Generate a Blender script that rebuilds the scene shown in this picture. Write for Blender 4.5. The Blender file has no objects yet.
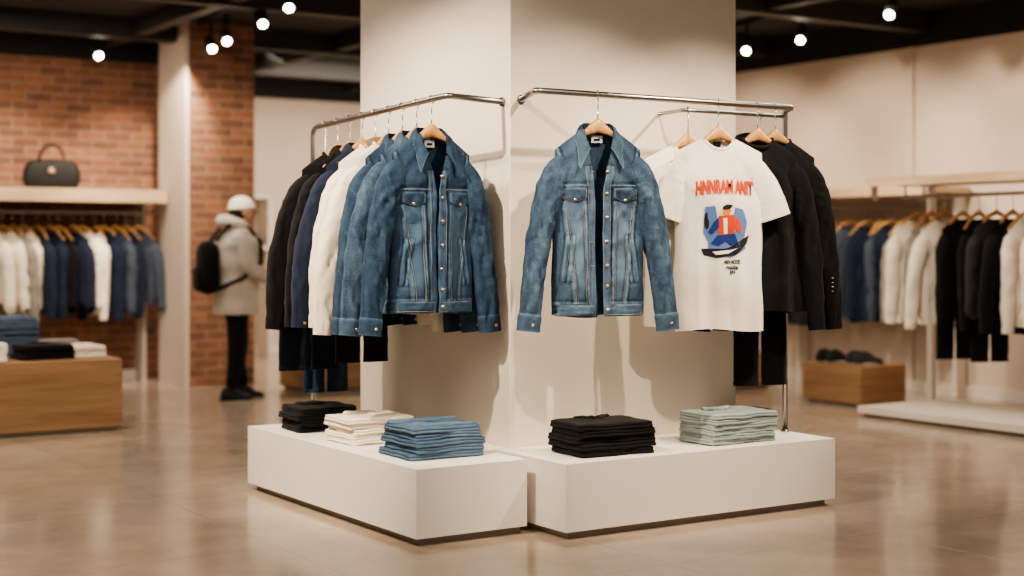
import bpy, math, random
from mathutils import Vector, Matrix, noise
random.seed(7)
TH=math.radians(33.0)
CX,CY=-0.01,7.05
uR=Vector((math.cos(TH),math.sin(TH),0)); uL=Vector((-math.sin(TH),math.cos(TH),0))
def F(a,b,z=0.0):
    return Vector((CX,CY,0))+uR*a+uL*b+Vector((0,0,z))
def smooth(x):
    x=max(0.0,min(1.0,x)); return x*x*(3-2*x)
def lerp(a,b,t): return a+(b-a)*t
def interp(tab,t):
    if t<=tab[0][0]: return tab[0][1]
    for i in range(len(tab)-1):
        if t<=tab[i+1][0]:
            k=(t-tab[i][0])/(tab[i+1][0]-tab[i][0]); return lerp(tab[i][1],tab[i+1][1],smooth(k))
    return tab[-1][1]
def N(x,y,z): return noise.noise((x,y,z))

# ------------------------------------------------------------------ materials
MATS={}
def newmat(name):
    m=bpy.data.materials.new(name); m.use_nodes=True
    nt=m.node_tree; b=nt.nodes['Principled BSDF']; return m,nt,b
def fabric(name,c1,c2=None,rough=0.9,scale=9.0,bump=0.25,fine=420,sheen=0.05):
    if name in MATS: return MATS[name]
    if c2 is None: c2=tuple(x*0.8 for x in c1)
    m,nt,b=newmat(name)
    tc=nt.nodes.new('ShaderNodeTexCoord')
    n=nt.nodes.new('ShaderNodeTexNoise'); n.inputs['Scale'].default_value=scale; n.inputs['Detail'].default_value=5
    nt.links.new(tc.outputs['Object'],n.inputs['Vector'])
    mx=nt.nodes.new('ShaderNodeMix'); mx.data_type='RGBA'
    mx.inputs[6].default_value=(*c1,1); mx.inputs[7].default_value=(*c2,1)
    nt.links.new(n.outputs['Fac'],mx.inputs[0]); nt.links.new(mx.outputs[2],b.inputs['Base Color'])
    n2=nt.nodes.new('ShaderNodeTexNoise'); n2.inputs['Scale'].default_value=fine; n2.inputs['Detail'].default_value=2
    nt.links.new(tc.outputs['Object'],n2.inputs['Vector'])
    bp=nt.nodes.new('ShaderNodeBump'); bp.inputs['Strength'].default_value=bump; bp.inputs['Distance'].default_value=0.002
    nt.links.new(n2.outputs['Fac'],bp.inputs['Height']); nt.links.new(bp.outputs['Normal'],b.inputs['Normal'])
    b.inputs['Roughness'].default_value=rough
    b.inputs['Sheen Weight'].default_value=sheen
    b.inputs['Specular IOR Level'].default_value=0.2
    MATS[name]=m; return m
def denim(name,dark,light):
    if name in MATS: return MATS[name]
    m,nt,b=newmat(name)
    at=nt.nodes.new('ShaderNodeAttribute'); at.attribute_name='wash'
    tc=nt.nodes.new('ShaderNodeTexCoord')
    mp=nt.nodes.new('ShaderNodeMapping'); mp.inputs['Scale'].default_value=(340,200,150)
    nt.links.new(tc.outputs['Object'],mp.inputs['Vector'])
    n=nt.nodes.new('ShaderNodeTexNoise'); n.inputs['Scale'].default_value=1; n.inputs['Detail'].default_value=2
    nt.links.new(mp.outputs[0],n.inputs['Vector'])
    n3=nt.nodes.new('ShaderNodeTexNoise'); n3.inputs['Scale'].default_value=16; n3.inputs['Detail'].default_value=7; n3.inputs['Roughness'].default_value=0.7
    nt.links.new(tc.outputs['Object'],n3.inputs['Vector'])
    a1=nt.nodes.new('ShaderNodeMath'); a1.operation='MULTIPLY_ADD'; a1.inputs[1].default_value=0.55; a1.inputs[2].default_value=-0.275
    nt.links.new(n.outputs['Fac'],a1.inputs[0])
    a2=nt.nodes.new('ShaderNodeMath'); a2.operation='MULTIPLY_ADD'; a2.inputs[1].default_value=0.34; a2.inputs[2].default_value=-0.17
    nt.links.new(n3.outputs['Fac'],a2.inputs[0])
    s1=nt.nodes.new('ShaderNodeMath'); s1.operation='ADD'; nt.links.new(a1.outputs[0],s1.inputs[0]); nt.links.new(a2.outputs[0],s1.inputs[1])
    s2=nt.nodes.new('ShaderNodeMath'); s2.operation='ADD'; s2.use_clamp=True
    nt.links.new(s1.outputs[0],s2.inputs[0]); nt.links.new(at.outputs['Fac'],s2.inputs[1])
    mx=nt.nodes.new('ShaderNodeMix'); mx.data_type='RGBA'
    mx.inputs[6].default_value=(*dark,1); mx.inputs[7].default_value=(*light,1)
    nt.links.new(s2.outputs[0],mx.inputs[0]); nt.links.new(mx.outputs[2],b.inputs['Base Color'])
    bp=nt.nodes.new('ShaderNodeBump'); bp.inputs['Strength'].default_value=0.3; bp.inputs['Distance'].default_value=0.0015
    nt.links.new(n.outputs['Fac'],bp.inputs['Height']); nt.links.new(bp.outputs['Normal'],b.inputs['Normal'])
    b.inputs['Roughness'].default_value=0.85; b.inputs['Specular IOR Level'].default_value=0.2
    MATS[name]=m; return m
def plain(name,c,rough=0.5,metal=0.0,emit=None,es=0,var=0.08,scale=6,bump=0.0,spec=0.5):
    if name in MATS: return MATS[name]
    m,nt,b=newmat(name)
    tc=nt.nodes.new('ShaderNodeTexCoord')
    n=nt.nodes.new('ShaderNodeTexNoise'); n.inputs['Scale'].default_value=scale; n.inputs['Detail'].default_value=4
    nt.links.new(tc.outputs['Object'],n.inputs['Vector'])
    mx=nt.nodes.new('ShaderNodeMix'); mx.data_type='RGBA'
    mx.inputs[6].default_value=(*[x*(1-var) for x in c],1); mx.inputs[7].default_value=(*[min(1,x*(1+var)) for x in c],1)
    nt.links.new(n.outputs['Fac'],mx.inputs[0]); nt.links.new(mx.outputs[2],b.inputs['Base Color'])
    b.inputs['Roughness'].default_value=rough; b.inputs['Metallic'].default_value=metal
    b.inputs['Specular IOR Level'].default_value=spec
    if bump>0:
        bp=nt.nodes.new('ShaderNodeBump'); bp.inputs['Strength'].default_value=bump; bp.inputs['Distance'].default_value=0.003
        n2=nt.nodes.new('ShaderNodeTexNoise'); n2.inputs['Scale'].default_value=60; n2.inputs['Detail'].default_value=6
        nt.links.new(tc.outputs['Object'],n2.inputs['Vector'])
        nt.links.new(n2.outputs['Fac'],bp.inputs['Height']); nt.links.new(bp.outputs['Normal'],b.inputs['Normal'])
    if emit:
        b.inputs['Emission Color'].default_value=(*emit,1); b.inputs['Emission Strength'].default_value=es
    MATS[name]=m; return m
def wood(name,c1,c2,sc=(3,3,40),rough=0.45):
    if name in MATS: return MATS[name]
    m,nt,b=newmat(name)
    tc=nt.nodes.new('ShaderNodeTexCoord'); mp=nt.nodes.new('ShaderNodeMapping'); mp.inputs['Scale'].default_value=sc
    nt.links.new(tc.outputs['Object'],mp.inputs['Vector'])
    n=nt.nodes.new('ShaderNodeTexNoise'); n.inputs['Scale'].default_value=1.0; n.inputs['Detail'].default_value=6; n.inputs['Distortion'].default_value=0.6
    nt.links.new(mp.outputs[0],n.inputs['Vector'])
    cr=nt.nodes.new('ShaderNodeValToRGB'); cr.color_ramp.elements[0].position=0.3; cr.color_ramp.elements[1].position=0.7
    cr.color_ramp.elements[0].color=(*c1,1); cr.color_ramp.elements[1].color=(*c2,1)
    nt.links.new(n.outputs['Fac'],cr.inputs[0]); nt.links.new(cr.outputs[0],b.inputs['Base Color'])
    b.inputs['Roughness'].default_value=rough
    MATS[name]=m; return m
def brick_mat():
    m,nt,b=newmat('brick')
    tc=nt.nodes.new('ShaderNodeTexCoord'); sp=nt.nodes.new('ShaderNodeSeparateXYZ'); nt.links.new(tc.outputs['Object'],sp.inputs[0])
    ad=nt.nodes.new('ShaderNodeMath'); ad.operation='ADD'; nt.links.new(sp.outputs[0],ad.inputs[0]); nt.links.new(sp.outputs[1],ad.inputs[1])
    cb=nt.nodes.new('ShaderNodeCombineXYZ'); nt.links.new(ad.outputs[0],cb.inputs[0]); nt.links.new(sp.outputs[2],cb.inputs[1])
    br=nt.nodes.new('ShaderNodeTexBrick'); nt.links.new(cb.outputs[0],br.inputs['Vector'])
    br.inputs['Scale'].default_value=1.0; br.inputs['Brick Width'].default_value=0.25; br.inputs['Row Height'].default_value=0.085
    br.inputs['Mortar Size'].default_value=0.0065; br.inputs['Mortar Smooth'].default_value=0.2; br.inputs['Bias'].default_value=0.0
    br.inputs['Color1'].default_value=(0.31,0.135,0.074,1); br.inputs['Color2'].default_value=(0.17,0.078,0.048,1)
    br.inputs['Mortar'].default_value=(0.32,0.23,0.17,1)
    n=nt.nodes.new('ShaderNodeTexNoise'); n.inputs['Scale'].default_value=9; n.inputs['Detail'].default_value=6
    nt.links.new(tc.outputs['Object'],n.inputs['Vector'])
    mx=nt.nodes.new('ShaderNodeMix'); mx.data_type='RGBA'; mx.blend_type='OVERLAY'; mx.inputs[0].default_value=0.4
    nt.links.new(br.outputs['Color'],mx.inputs[6]); nt.links.new(n.outputs['Fac'],mx.inputs[7])
    nt.links.new(mx.outputs[2],b.inputs['Base Color']); b.inputs['Roughness'].default_value=0.85
    bp=nt.nodes.new('ShaderNodeBump'); bp.invert=True; bp.inputs['Distance'].default_value=0.01; bp.inputs['Strength'].default_value=0.8
    nt.links.new(br.outputs['Fac'],bp.inputs['Height']); nt.links.new(bp.outputs['Normal'],b.inputs['Normal'])
    return m
def floor_mat():
    m,nt,b=newmat('floor_tile')
    tc=nt.nodes.new('ShaderNodeTexCoord')
    br=nt.nodes.new('ShaderNodeTexBrick'); nt.links.new(tc.outputs['Object'],br.inputs['Vector'])
    br.offset=0.0; br.inputs['Scale'].default_value=1.0; br.inputs['Brick Width'].default_value=1.2; br.inputs['Row Height'].default_value=1.2
    br.inputs['Mortar Size'].default_value=0.0025; br.inputs['Mortar Smooth'].default_value=0.4; br.inputs['Bias'].default_value=0.0
    br.inputs['Color1'].default_value=(0.40,0.315,0.24,1); br.inputs['Color2'].default_value=(0.38,0.298,0.226,1)
    br.inputs['Mortar'].default_value=(0.26,0.20,0.15,1)
    n=nt.nodes.new('ShaderNodeTexNoise'); n.inputs['Scale'].default_value=2.0; n.inputs['Detail'].default_value=8; n.inputs['Roughness'].default_value=0.65
    nt.links.new(tc.outputs['Object'],n.inputs['Vector'])
    mx=nt.nodes.new('ShaderNodeMix'); mx.data_type='RGBA'; mx.blend_type='OVERLAY'; mx.inputs[0].default_value=0.45
    nt.links.new(br.outputs['Color'],mx.inputs[6]); nt.links.new(n.outputs['Fac'],mx.inputs[7])
    nt.links.new(mx.outputs[2],b.inputs['Base Color'])
    mr=nt.nodes.new('ShaderNodeMapRange'); mr.inputs[3].default_value=0.08; mr.inputs[4].default_value=0.24
    nt.links.new(n.outputs['Fac'],mr.inputs[0]); nt.links.new(mr.outputs[0],b.inputs['Roughness'])
    b.inputs['Specular IOR Level'].default_value=0.9
    bp=nt.nodes.new('ShaderNodeBump'); bp.invert=True; bp.inputs['Distance'].default_value=0.003; bp.inputs['Strength'].default_value=0.25
    nt.links.new(br.outputs['Fac'],bp.inputs['Height']); nt.links.new(bp.outputs['Normal'],b.inputs['Normal'])
    return m

M_brick=brick_mat(); M_floor=floor_mat()
M_plaster=plain('plaster_column',(0.70,0.62,0.525),0.75,var=0.04,scale=2.5,bump=0.12)
M_wall=plain('plaster_wall',(0.60,0.50,0.415),0.8,var=0.05,scale=1.5,bump=0.1)
M_black=plain('ceiling_black',(0.012,0.011,0.011),0.8)
M_beam=plain('beam_dark_grey',(0.028,0.026,0.025),0.6)
M_plinth=plain('plinth_white',(0.76,0.705,0.635),0.5,var=0.03,bump=0.06)
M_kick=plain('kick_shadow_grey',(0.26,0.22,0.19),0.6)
M_steel=plain('brushed_steel',(0.42,0.40,0.38),0.28,1.0,var=0.06,scale=30)
M_hook=plain('chrome',(0.60,0.57,0.54),0.15,1.0,var=0.02)
M_hang=wood('hanger_wood',(0.48,0.24,0.085),(0.64,0.36,0.15),(30,30,60),0.35)
M_oak=wood('oak_box',(0.21,0.115,0.055),(0.32,0.185,0.095),(1.5,1.5,22),0.5)
M_shelfw=wood('shelf_wood',(0.48,0.33,0.20),(0.60,0.44,0.29),(2,2,30),0.5)
M_white=plain('white_paint',(0.70,0.64,0.56),0.5,var=0.02)
M_btn=plain('copper_button',(0.60,0.46,0.32),0.3,1.0)
M_thread=fabric('thread_tan',(0.26,0.235,0.20),(0.14,0.16,0.19),scale=60)
M_label=fabric('label_white',(0.75,0.74,0.70))
M_ink=fabric('ink_black',(0.02,0.02,0.025))
M_lamp=plain('lamp_emitter',(1,0.95,0.85),0.4,emit=(1.0,0.86,0.68),es=45)
D1=denim('denim_dark_wash',(0.008,0.021,0.046),(0.095,0.165,0.250))
D2=denim('denim_mid_wash',(0.010,0.026,0.054),(0.175,0.265,0.360))
M_cream=fabric('cream_cotton',(0.80,0.72,0.59),(0.72,0.64,0.52))
M_tee=fabric('offwhite_cotton',(0.84,0.78,0.68),(0.78,0.72,0.62))
M_navy=fabric('navy_cotton',(0.016,0.024,0.048),(0.010,0.015,0.032))
M_blk=fabric('black_cotton',(0.008,0.007,0.008),(0.004,0.004,0.005))
M_char=fabric('charcoal_cotton',(0.035,0.032,0.032))
M_grey=fabric('grey_wool',(0.26,0.23,0.20))
M_slate=fabric('slate_cotton',(0.06,0.075,0.105))
M_sage=fabric('sage_cotton',(0.31,0.36,0.345),(0.24,0.285,0.27))
M_red=fabric('print_red',(0.62,0.07,0.025)); M_orange=fabric('print_orange',(0.72,0.22,0.05))
M_blue=fabric('print_blue',(0.022,0.045,0.20)); M_sky=fabric('print_sky',(0.12,0.20,0.42)); M_yel=fabric('print_yellow',(0.70,0.50,0.10))

# ------------------------------------------------------------------ mesh builder
class MB:
    def __init__(s): s.v=[];s.f=[];s.m=[];s.w=[];s.mats=[];s.T=Matrix.Identity(4)
    def mi(s,mat):
        if mat not in s.mats: s.mats.append(mat)
        return s.mats.index(mat)
    def addv(s,p,w=0.35):
        s.v.append(s.T@Vector(p[:3])); s.w.append(w); return len(s.v)-1
    def grid(self,nu,nv,fn,mat,closeu=False):
        s=self; mi=s.mi(mat); base=len(s.v); cu=nu if closeu else nu+1
        for j in range(nv+1):
            for i in range(cu):
                p=fn(i/nu,j/nv); s.addv(p,p[3] if len(p)>3 else 0.35)
        for j in range(nv):
            for i in range(nu):
                i2=(i+1)%cu
                s.f.append((base+j*cu+i,base+j*cu+i2,base+(j+1)*cu+i2,base+(j+1)*cu+i)); s.m.append(mi)
    def poly(s,pts,mat):
        b=len(s.v)
        for p in pts: s.addv(p)
        s.f.append(tuple(range(b,b+len(pts)))); s.m.append(s.mi(mat))
    def box(s,x0,x1,y0,y1,z0,z1,mat):
        b=len(s.v)
        for z in(z0,z1):
            for x,y in((x0,y0),(x1,y0),(x1,y1),(x0,y1)): s.addv((x,y,z))
        mi=s.mi(mat)
        for q in((3,2,1,0),(4,5,6,7),(0,1,5,4),(1,2,6,5),(2,3,7,6),(3,0,4,7)):
            s.f.append(tuple(b+i for i in q)); s.m.append(mi)
    def tube(s,pts,r,mat,n=10,cap=True):
        pts=[Vector(p) for p in pts]; rs=r if isinstance(r,(list,tuple)) else [r]*len(pts)
        mi=s.mi(mat); base=len(s.v); up=None
        for k,p in enumerate(pts):
            t=(pts[min(k+1,len(pts)-1)]-pts[max(k-1,0)]).normalized()
            if up is None:
                up=Vector((0,0,1)) if abs(t.z)<0.9 else Vector((0,1,0))
            a=t.cross(up).normalized(); up=a.cross(t).normalized()
            for i in range(n):
                an=2*math.pi*i/n; s.addv(p+a*math.cos(an)*rs[k]+up*math.sin(an)*rs[k])
        for k in range(len(pts)-1):
            for i in range(n):
                i2=(i+1)%n; s.f.append((base+k*n+i,base+k*n+i2,base+(k+1)*n+i2,base+(k+1)*n+i)); s.m.append(mi)
        if cap:
            s.f.append(tuple(base+i for i in range(n))); s.m.append(mi)
            e=base+(len(pts)-1)*n; s.f.append(tuple(e+i for i in range(n))); s.m.append(mi)
    def ell(s,c,r,mat,nu=20,nv=12,fn=None):
        def g(u,v):
            a=2*math.pi*u; b=math.pi*v
            d=Vector((math.sin(b)*math.cos(a),math.sin(b)*math.sin(a),math.cos(b)))
            k=fn(d) if fn else 1.0
            return (c[0]+d.x*r[0]*k,c[1]+d.y*r[1]*k,c[2]+d.z*r[2]*k)
        s.grid(nu,nv,g,mat,True)
    def obj(s,name,loc=(0,0,0),yaw=0.0,smoothf=True,bevel=0,parent=None):
        me=bpy.data.meshes.new(name); me.from_pydata([tuple(v) for v in s.v],[],s.f)
        for m in s.mats: me.materials.append(m)
        me.polygons.foreach_set('material_index',s.m)
        if smoothf: me.polygons.foreach_set('use_smooth',[True]*len(s.f))
        at=me.attributes.new('wash','FLOAT','POINT'); at.data.foreach_set('value',s.w)
        me.update(); o=bpy.data.objects.new(name,me); bpy.context.scene.collection.objects.link(o)
        o.location=loc; o.rotation_euler=(0,0,yaw)
        if bevel>0:
            bv=o.modifiers.new('Bevel','BEVEL'); bv.width=bevel; bv.segments=2; bv.limit_method='ANGLE'
        if parent: o.parent=parent
        return o
def fbox(name,a0,a1,b0,b1,z0,z1,mat,bevel=0):
    """box in the shop's own axes (a along the right face, b along the left face)"""
    mb=MB(); mb.box(a0,a1,b0,b1,z0,z1,mat)
    return mb.obj(name,(CX,CY,0),TH,False,bevel)

# ------------------------------------------------------------------ room
H=3.35
fbox('floor',-12,9,-12,13,-0.1,0,M_floor)
fbox('ceiling',-12,9,-12,13,H,H+0.1,M_black)
fbox('wall_brick',-9,1.7,8.11,8.3,0,3.06,M_brick)
mb=MB(); mb.box(-9,1.7,8.1,8.32,3.06,H,M_black); mb.obj('trim_1',(CX,CY,0),TH,False)
fbox('wall_back',1.7,6.5,10.6,10.8,0,3.06,M_wall)
mb=MB(); mb.box(1.7,6.36,10.58,10.8,3.06,H,M_black); mb.obj('trim_2',(CX,CY,0),TH,False)
fbox('wall_left',1.6,1.7,8.3,10.6,0,H,M_wall)
fbox('wall_right',6.36,6.5,-8,10.6,0,3.06,M_wall)
mb=MB(); mb.box(6.34,6.5,-8,10.58,3.06,H,M_black); mb.obj('trim_3',(CX,CY,0),TH,False)
mb=MB(); mb.box(6.335,6.36,3.20,3.25,0.1,3.06,M_wall); mb.obj('trim_4',(CX,CY,0),TH,False)
fbox('baseboard_right',6.33,6.36,-8,10.6,0,0.1,M_white)
fbox('baseboard_back',1.7,6.33,10.57,10.6,0,0.1,M_white)
fbox('baseboard_brick',-9,1.0,8.08,8.11,0,0.1,M_white)
mb=MB(); mb.box(1.06,1.70,7.02,7.68,0,H,M_brick); mb.box(1.02,1.06,7.0,7.70,0,H,M_wall)
mb.obj('brick_pillar',(CX,CY,0),TH,False)
mb=MB()
for b in (3.0,5.0,7.2,9.2): mb.box(-9,6.3,b,b+0.16,3.17,H,M_beam)
for a in (-4.2,-1.6,0.6,2.6,4.4): mb.box(a,a+0.12,-6,10.5,3.20,H,M_beam)
mb.obj('ceiling_beams',(CX,CY,0),TH,False)
fbox('column',0,1.42,0,1.55,0,H,M_plaster,0.006)
def prism(mb,pts,z0,z1,mat):
    n=len(pts); mb.poly([(x,y,z1) for x,y in pts],mat); mb.poly([(x,y,z0) for x,y in pts][::-1],mat)
    for i in range(n):
        (x,y),(x2,y2)=pts[i],pts[(i+1)%n]; mb.poly([(x,y,z0),(x2,y2,z0),(x2,y2,z1),(x,y,z1)],mat)
PH=0.335
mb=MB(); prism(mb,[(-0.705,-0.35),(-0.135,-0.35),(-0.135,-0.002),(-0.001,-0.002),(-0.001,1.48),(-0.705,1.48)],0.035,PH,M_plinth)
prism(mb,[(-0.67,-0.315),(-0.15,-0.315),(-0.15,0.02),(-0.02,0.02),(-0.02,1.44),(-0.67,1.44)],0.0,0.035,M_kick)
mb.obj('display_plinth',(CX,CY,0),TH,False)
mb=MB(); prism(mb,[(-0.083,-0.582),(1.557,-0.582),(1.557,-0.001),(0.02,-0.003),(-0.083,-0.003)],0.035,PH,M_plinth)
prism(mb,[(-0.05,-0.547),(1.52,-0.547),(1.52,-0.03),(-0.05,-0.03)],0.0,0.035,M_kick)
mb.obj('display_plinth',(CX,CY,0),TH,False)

# ------------------------------------------------------------------ rails
ZR=1.985; ZRR=1.995
def zl(b): return ZR-0.004-0.036*b
def arc_pts(p0,p1,p2,r=0.04,n=6):
    p0,p1,p2=map(Vector,(p0,p1,p2)); a=p1+(p0-p1).normalized()*r; c=p1+(p2-p1).normalized()*r
    return [ (a*(1-t)**2+p1*2*t*(1-t)+c*t*t) for t in [i/n for i in range(n+1)]]
RA=-0.38; RB=-0.385
mb=MB()
pts=[Vector((-0.003,0.06,ZR))]+arc_pts((-0.003,0.06,ZR),(RA,-0.06,ZR),(RA,1.45,zl(1.45)),0.035)+arc_pts((RA,0,zl(0)),(RA,1.36,zl(1.36)),(RA,1.36,0),0.05)+[Vector((RA,1.36,PH+0.005))]
mb.tube(pts,0.0145,M_steel,14)
mb.tube([(-0.012,0.06,ZR),(-0.001,0.06,ZR)],0.022,M_steel,18)
mb.tube([(RA,1.36,PH+0.001),(RA,1.36,PH+0.012)],0.030,M_steel,20)
mb.obj('garment_rail',(CX,CY,0),TH)
RB2=-0.25
mb=MB()
pts=[Vector((0.06,-0.003,ZRR))]+arc_pts((0.06,-0.003,ZRR),(-0.11,RB,ZRR),(1.42,RB,ZRR),0.03)+arc_pts((0,RB,ZRR),(1.46,RB,ZRR),(1.533,RB2,ZRR),0.04)+arc_pts((1.46,RB,ZRR),(1.533,RB2,ZRR),(1.533,RB2,0),0.03)+[Vector((1.533,RB2,PH+0.005))]
mb.tube(pts,0.0145,M_steel,14)
mb.tube([Vector((0.90,-0.003,ZRR-0.03))]+arc_pts((0.90,-0.003,ZRR-0.03),(0.86,RB2,ZRR-0.03),(1.5,RB2,ZRR-0.03),0.04)+[Vector((1.525,RB2,ZRR-0.03))],0.010,M_steel,12)
mb.tube([(0.06,-0.012,ZRR),(0.06,-0.001,ZRR)],0.022,M_steel,18)
mb.tube([(1.533,RB2,PH+0.001),(1.533,RB2,PH+0.012)],0.022,M_steel,20)
mb.obj('garment_rail',(CX,CY,0),TH)

# ------------------------------------------------------------------ hangers
def hanger(loc,yaw,hookyaw=0.0,half=0.175):
    mb=MB(); n=40
    def g(u,v):
        x=lerp(-half,half,v); k=abs(x)/half
        zc=-0.142-0.125*k**1.2; hh=0.012+0.021*math.exp(-(x/0.05)**2); dd=0.012+0.006*k
        e=math.sqrt(max(0.0,1-k**14)); an=2*math.pi*u
        return (x,dd*e*math.copysign(abs(math.cos(an))**0.7,math.cos(an)),zc+hh*e*math.copysign(abs(math.sin(an))**0.8,math.sin(an)))
    mb.grid(12,n,g,M_hang,True)
    mb.T=Matrix.Rotation(hookyaw,4,'Z')
    r=0.0180; pts=[(0,0,-0.12),(0,0,-0.06),(0.0,0,-0.035)]
    for i in range(15):
        an=math.radians(-70+260*i/14); pts.append((r*math.cos(an),0,r*math.sin(an)))
    mb.tube(pts,0.0030,M_hook,8)
    mb.T=Matrix.Identity(4)
    return mb.obj('wooden_coat_hanger',loc,yaw)

# ------------------------------------------------------------------ garment engine
class Body:
    def __init__(s,zneck=-0.165,zsh=-0.255,zhem=-1.0,nw=0.078,W=((0,0.215),(0.5,0.215),(0.85,0.208),(1,0.200)),D=0.06,dropf=0.05,dropb=0.012,seed=1.0,amp=1.0,drape=1.0,seams=(),gapL=None,gapR=None,crum=1.0):
        s.__dict__.update(locals())
    def Wd(s,t): return interp(s.W,t)
    def L(s,x):
        ax=abs(x); w1=s.Wd(1)
        if ax<s.nw: return s.zneck
        k=min(1.3,(ax-s.nw)/(w1-s.nw)); return lerp(s.zneck,s.zsh,k**1.1)
    def top(s,sx,front):
        x=sx*s.Wd(1); z=s.L(x); ax=abs(x)
        d=s.dropf if front else s.dropb
        if ax<s.nw: z-=d*(1-(ax/s.nw)**2)**0.6
        return z
    def pos(s,sx,t,front):
        W=s.Wd(t); x=sx*W; z=lerp(s.zhem,s.top(sx,front),t)
        z+=(1-t)**4*0.008*math.sin(3.1*sx+s.seed)
        k=max(0.0,min(1.0,(s.L(x)-z)/0.16)); pr=k**0.5
        if abs(x)<s.nw: pr=max(pr,0.5*smooth((1-abs(x)/s.nw)*2))
        dep=s.D*max(0.0,1-abs(sx)**2.6)**0.55*pr
        sd=s.seed+(0 if front else 31.7)
        lo=smooth((1-t)*1.5)
        edge=max(0.0,1-abs(sx)**6)
        ax=abs(x)
        diag=N((ax+0.9*z)*16+sd,(ax-z)*2.2,sd+(1 if x>0 else 5))
        y=dep+edge*pr*s.amp*(s.drape*(0.024*lo+0.004)*N(x*12+sd,z*1.1,sd)+0.012*s.drape*N(x*5+z*4+sd,z*3.2,sd*1.3)
            +s.crum*(0.013*(0.35-abs(N(x*9+sd,z*7-x*5,2.2+sd)))+0.012*diag*smooth((t-0.2)*2)*smooth((ax-0.03)/0.08)+0.0022*N(x*34,z*30,sd)))
        x+=(0.010*lo+0.003)*s.drape*N(z*4.0,sd+sx*1.5,9.0)
        wash=0.20+0.12*N(x*6,z*5,sd)+0.14*diag
        if front:
            wash+=0.34*math.exp(-((ax-0.11)/0.055)**2)*smooth((s.zneck-z-0.26)/0.12)*smooth((z-s.zhem)/0.2)
            for (x1,z1,x2,z2) in s.seams:
                dx,dz=x2-x1,z2-z1; l2=dx*dx+dz*dz
                q=max(0,min(1,((x-x1)*dx+(z-z1)*dz)/l2)); d=math.hypot(x-x1-q*dx,z-z1-q*dz)
                if d<0.03:
                    pk=0.6+0.9*N(x*70,z*70,sd); e=math.exp(-(d/0.008)**2)
                    wash+=e*0.48*pk-0.18*math.exp(-((d-0.013)/0.005)**2); y+=0.0025*e-0.005*math.exp(-((d-0.012)/0.004)**2)
        return x,(-y if front else y),z,wash
    def inv(s,x,z):
        t=0.5
        for _ in range(6):
            sx=max(-1,min(1,x/s.Wd(t))); tp=s.top(sx,True); t=max(0.0,min(1.0,(z-s.zhem)/(tp-s.zhem)))
        return sx,t
    def surf(s,x,z):
        sx,t=s.inv(x,z); return s.pos(sx,t,True)[1]
    def build(s,mb,mat,res=1.0,inner=None):
        nx=int(48*res); nz=int(104*res)
        mb.grid(2*nx,nz,lambda u,v:s.pos(-1+2*u,v,False),inner or mat)
        if s.gapL is None:
            mb.grid(2*nx,nz,lambda u,v:s.pos(-1+2*u,v,True),mat)
        else:
            def L_(u,v):
                g=interp(s.gapL,v)/s.Wd(v); return s.pos(-lerp(g,1,u),v,True)
            def R_(u,v):
                g=interp(s.gapR,v)/s.Wd(v); return s.pos(lerp(g,1,u),v,True)
            mb.grid(nx,nz,L_,mat); mb.grid(nx,nz,R_,mat)
        def roll(front):
            def g(u,v):
                sx=-1+2*u
                p=s.pos(sx,0,front); return (p[0]*(1-0.01*v),p[1]*(1-0.12*v),p[2]+0.02*v,p[3])
            mb.grid(nx,2,g,inner or mat)
        if s.gapL is None: roll(True)
        roll(False)
    def ribbon(s,mb,pts,w,off,mat,step=0.01,wash=0.5):
        for (x1,z1),(x2,z2) in zip(pts[:-1],pts[1:]):
            l=math.hypot(x2-x1,z2-z1); n=max(1,int(l/step)); nx,nz=-(z2-z1)/l*w/2,(x2-x1)/l*w/2
            def g(u,v):
                x=lerp(x1,x2,v)+nx*(2*u-1); z=lerp(z1,z2,v)+nz*(2*u-1); return (x,s.surf(x,z)-off,z,wash)
            mb.grid(1,n,g,mat)
    def patch(s,mb,fn,mat,off=0.005,nu=14,nv=8,wash=0.35,border=0.0005):
        def g(u,v):
            x,z=fn(u,v); e=min(u,1-u,v,1-v)
            o=border+(off-border)*smooth(e/0.10)
            return (x,s.surf(x,z)-o,z,wash+(0.34*(1-smooth(e/0.12)))+0.14*N(x*40,z*40,s.seed))
        mb.grid(nu,nv,g,mat)
    def button(s,mb,x,z,r=0.0085,mat=None,off=0.006):
        y=s.surf(x,z)-off
        mb.tube([(x,y+0.008,z),(x,y+0.001,z),(x,y-0.0015,z),(x,y-0.003,z)],[r,r,r*0.8,r*0.3],mat or M_btn,12)

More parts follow.
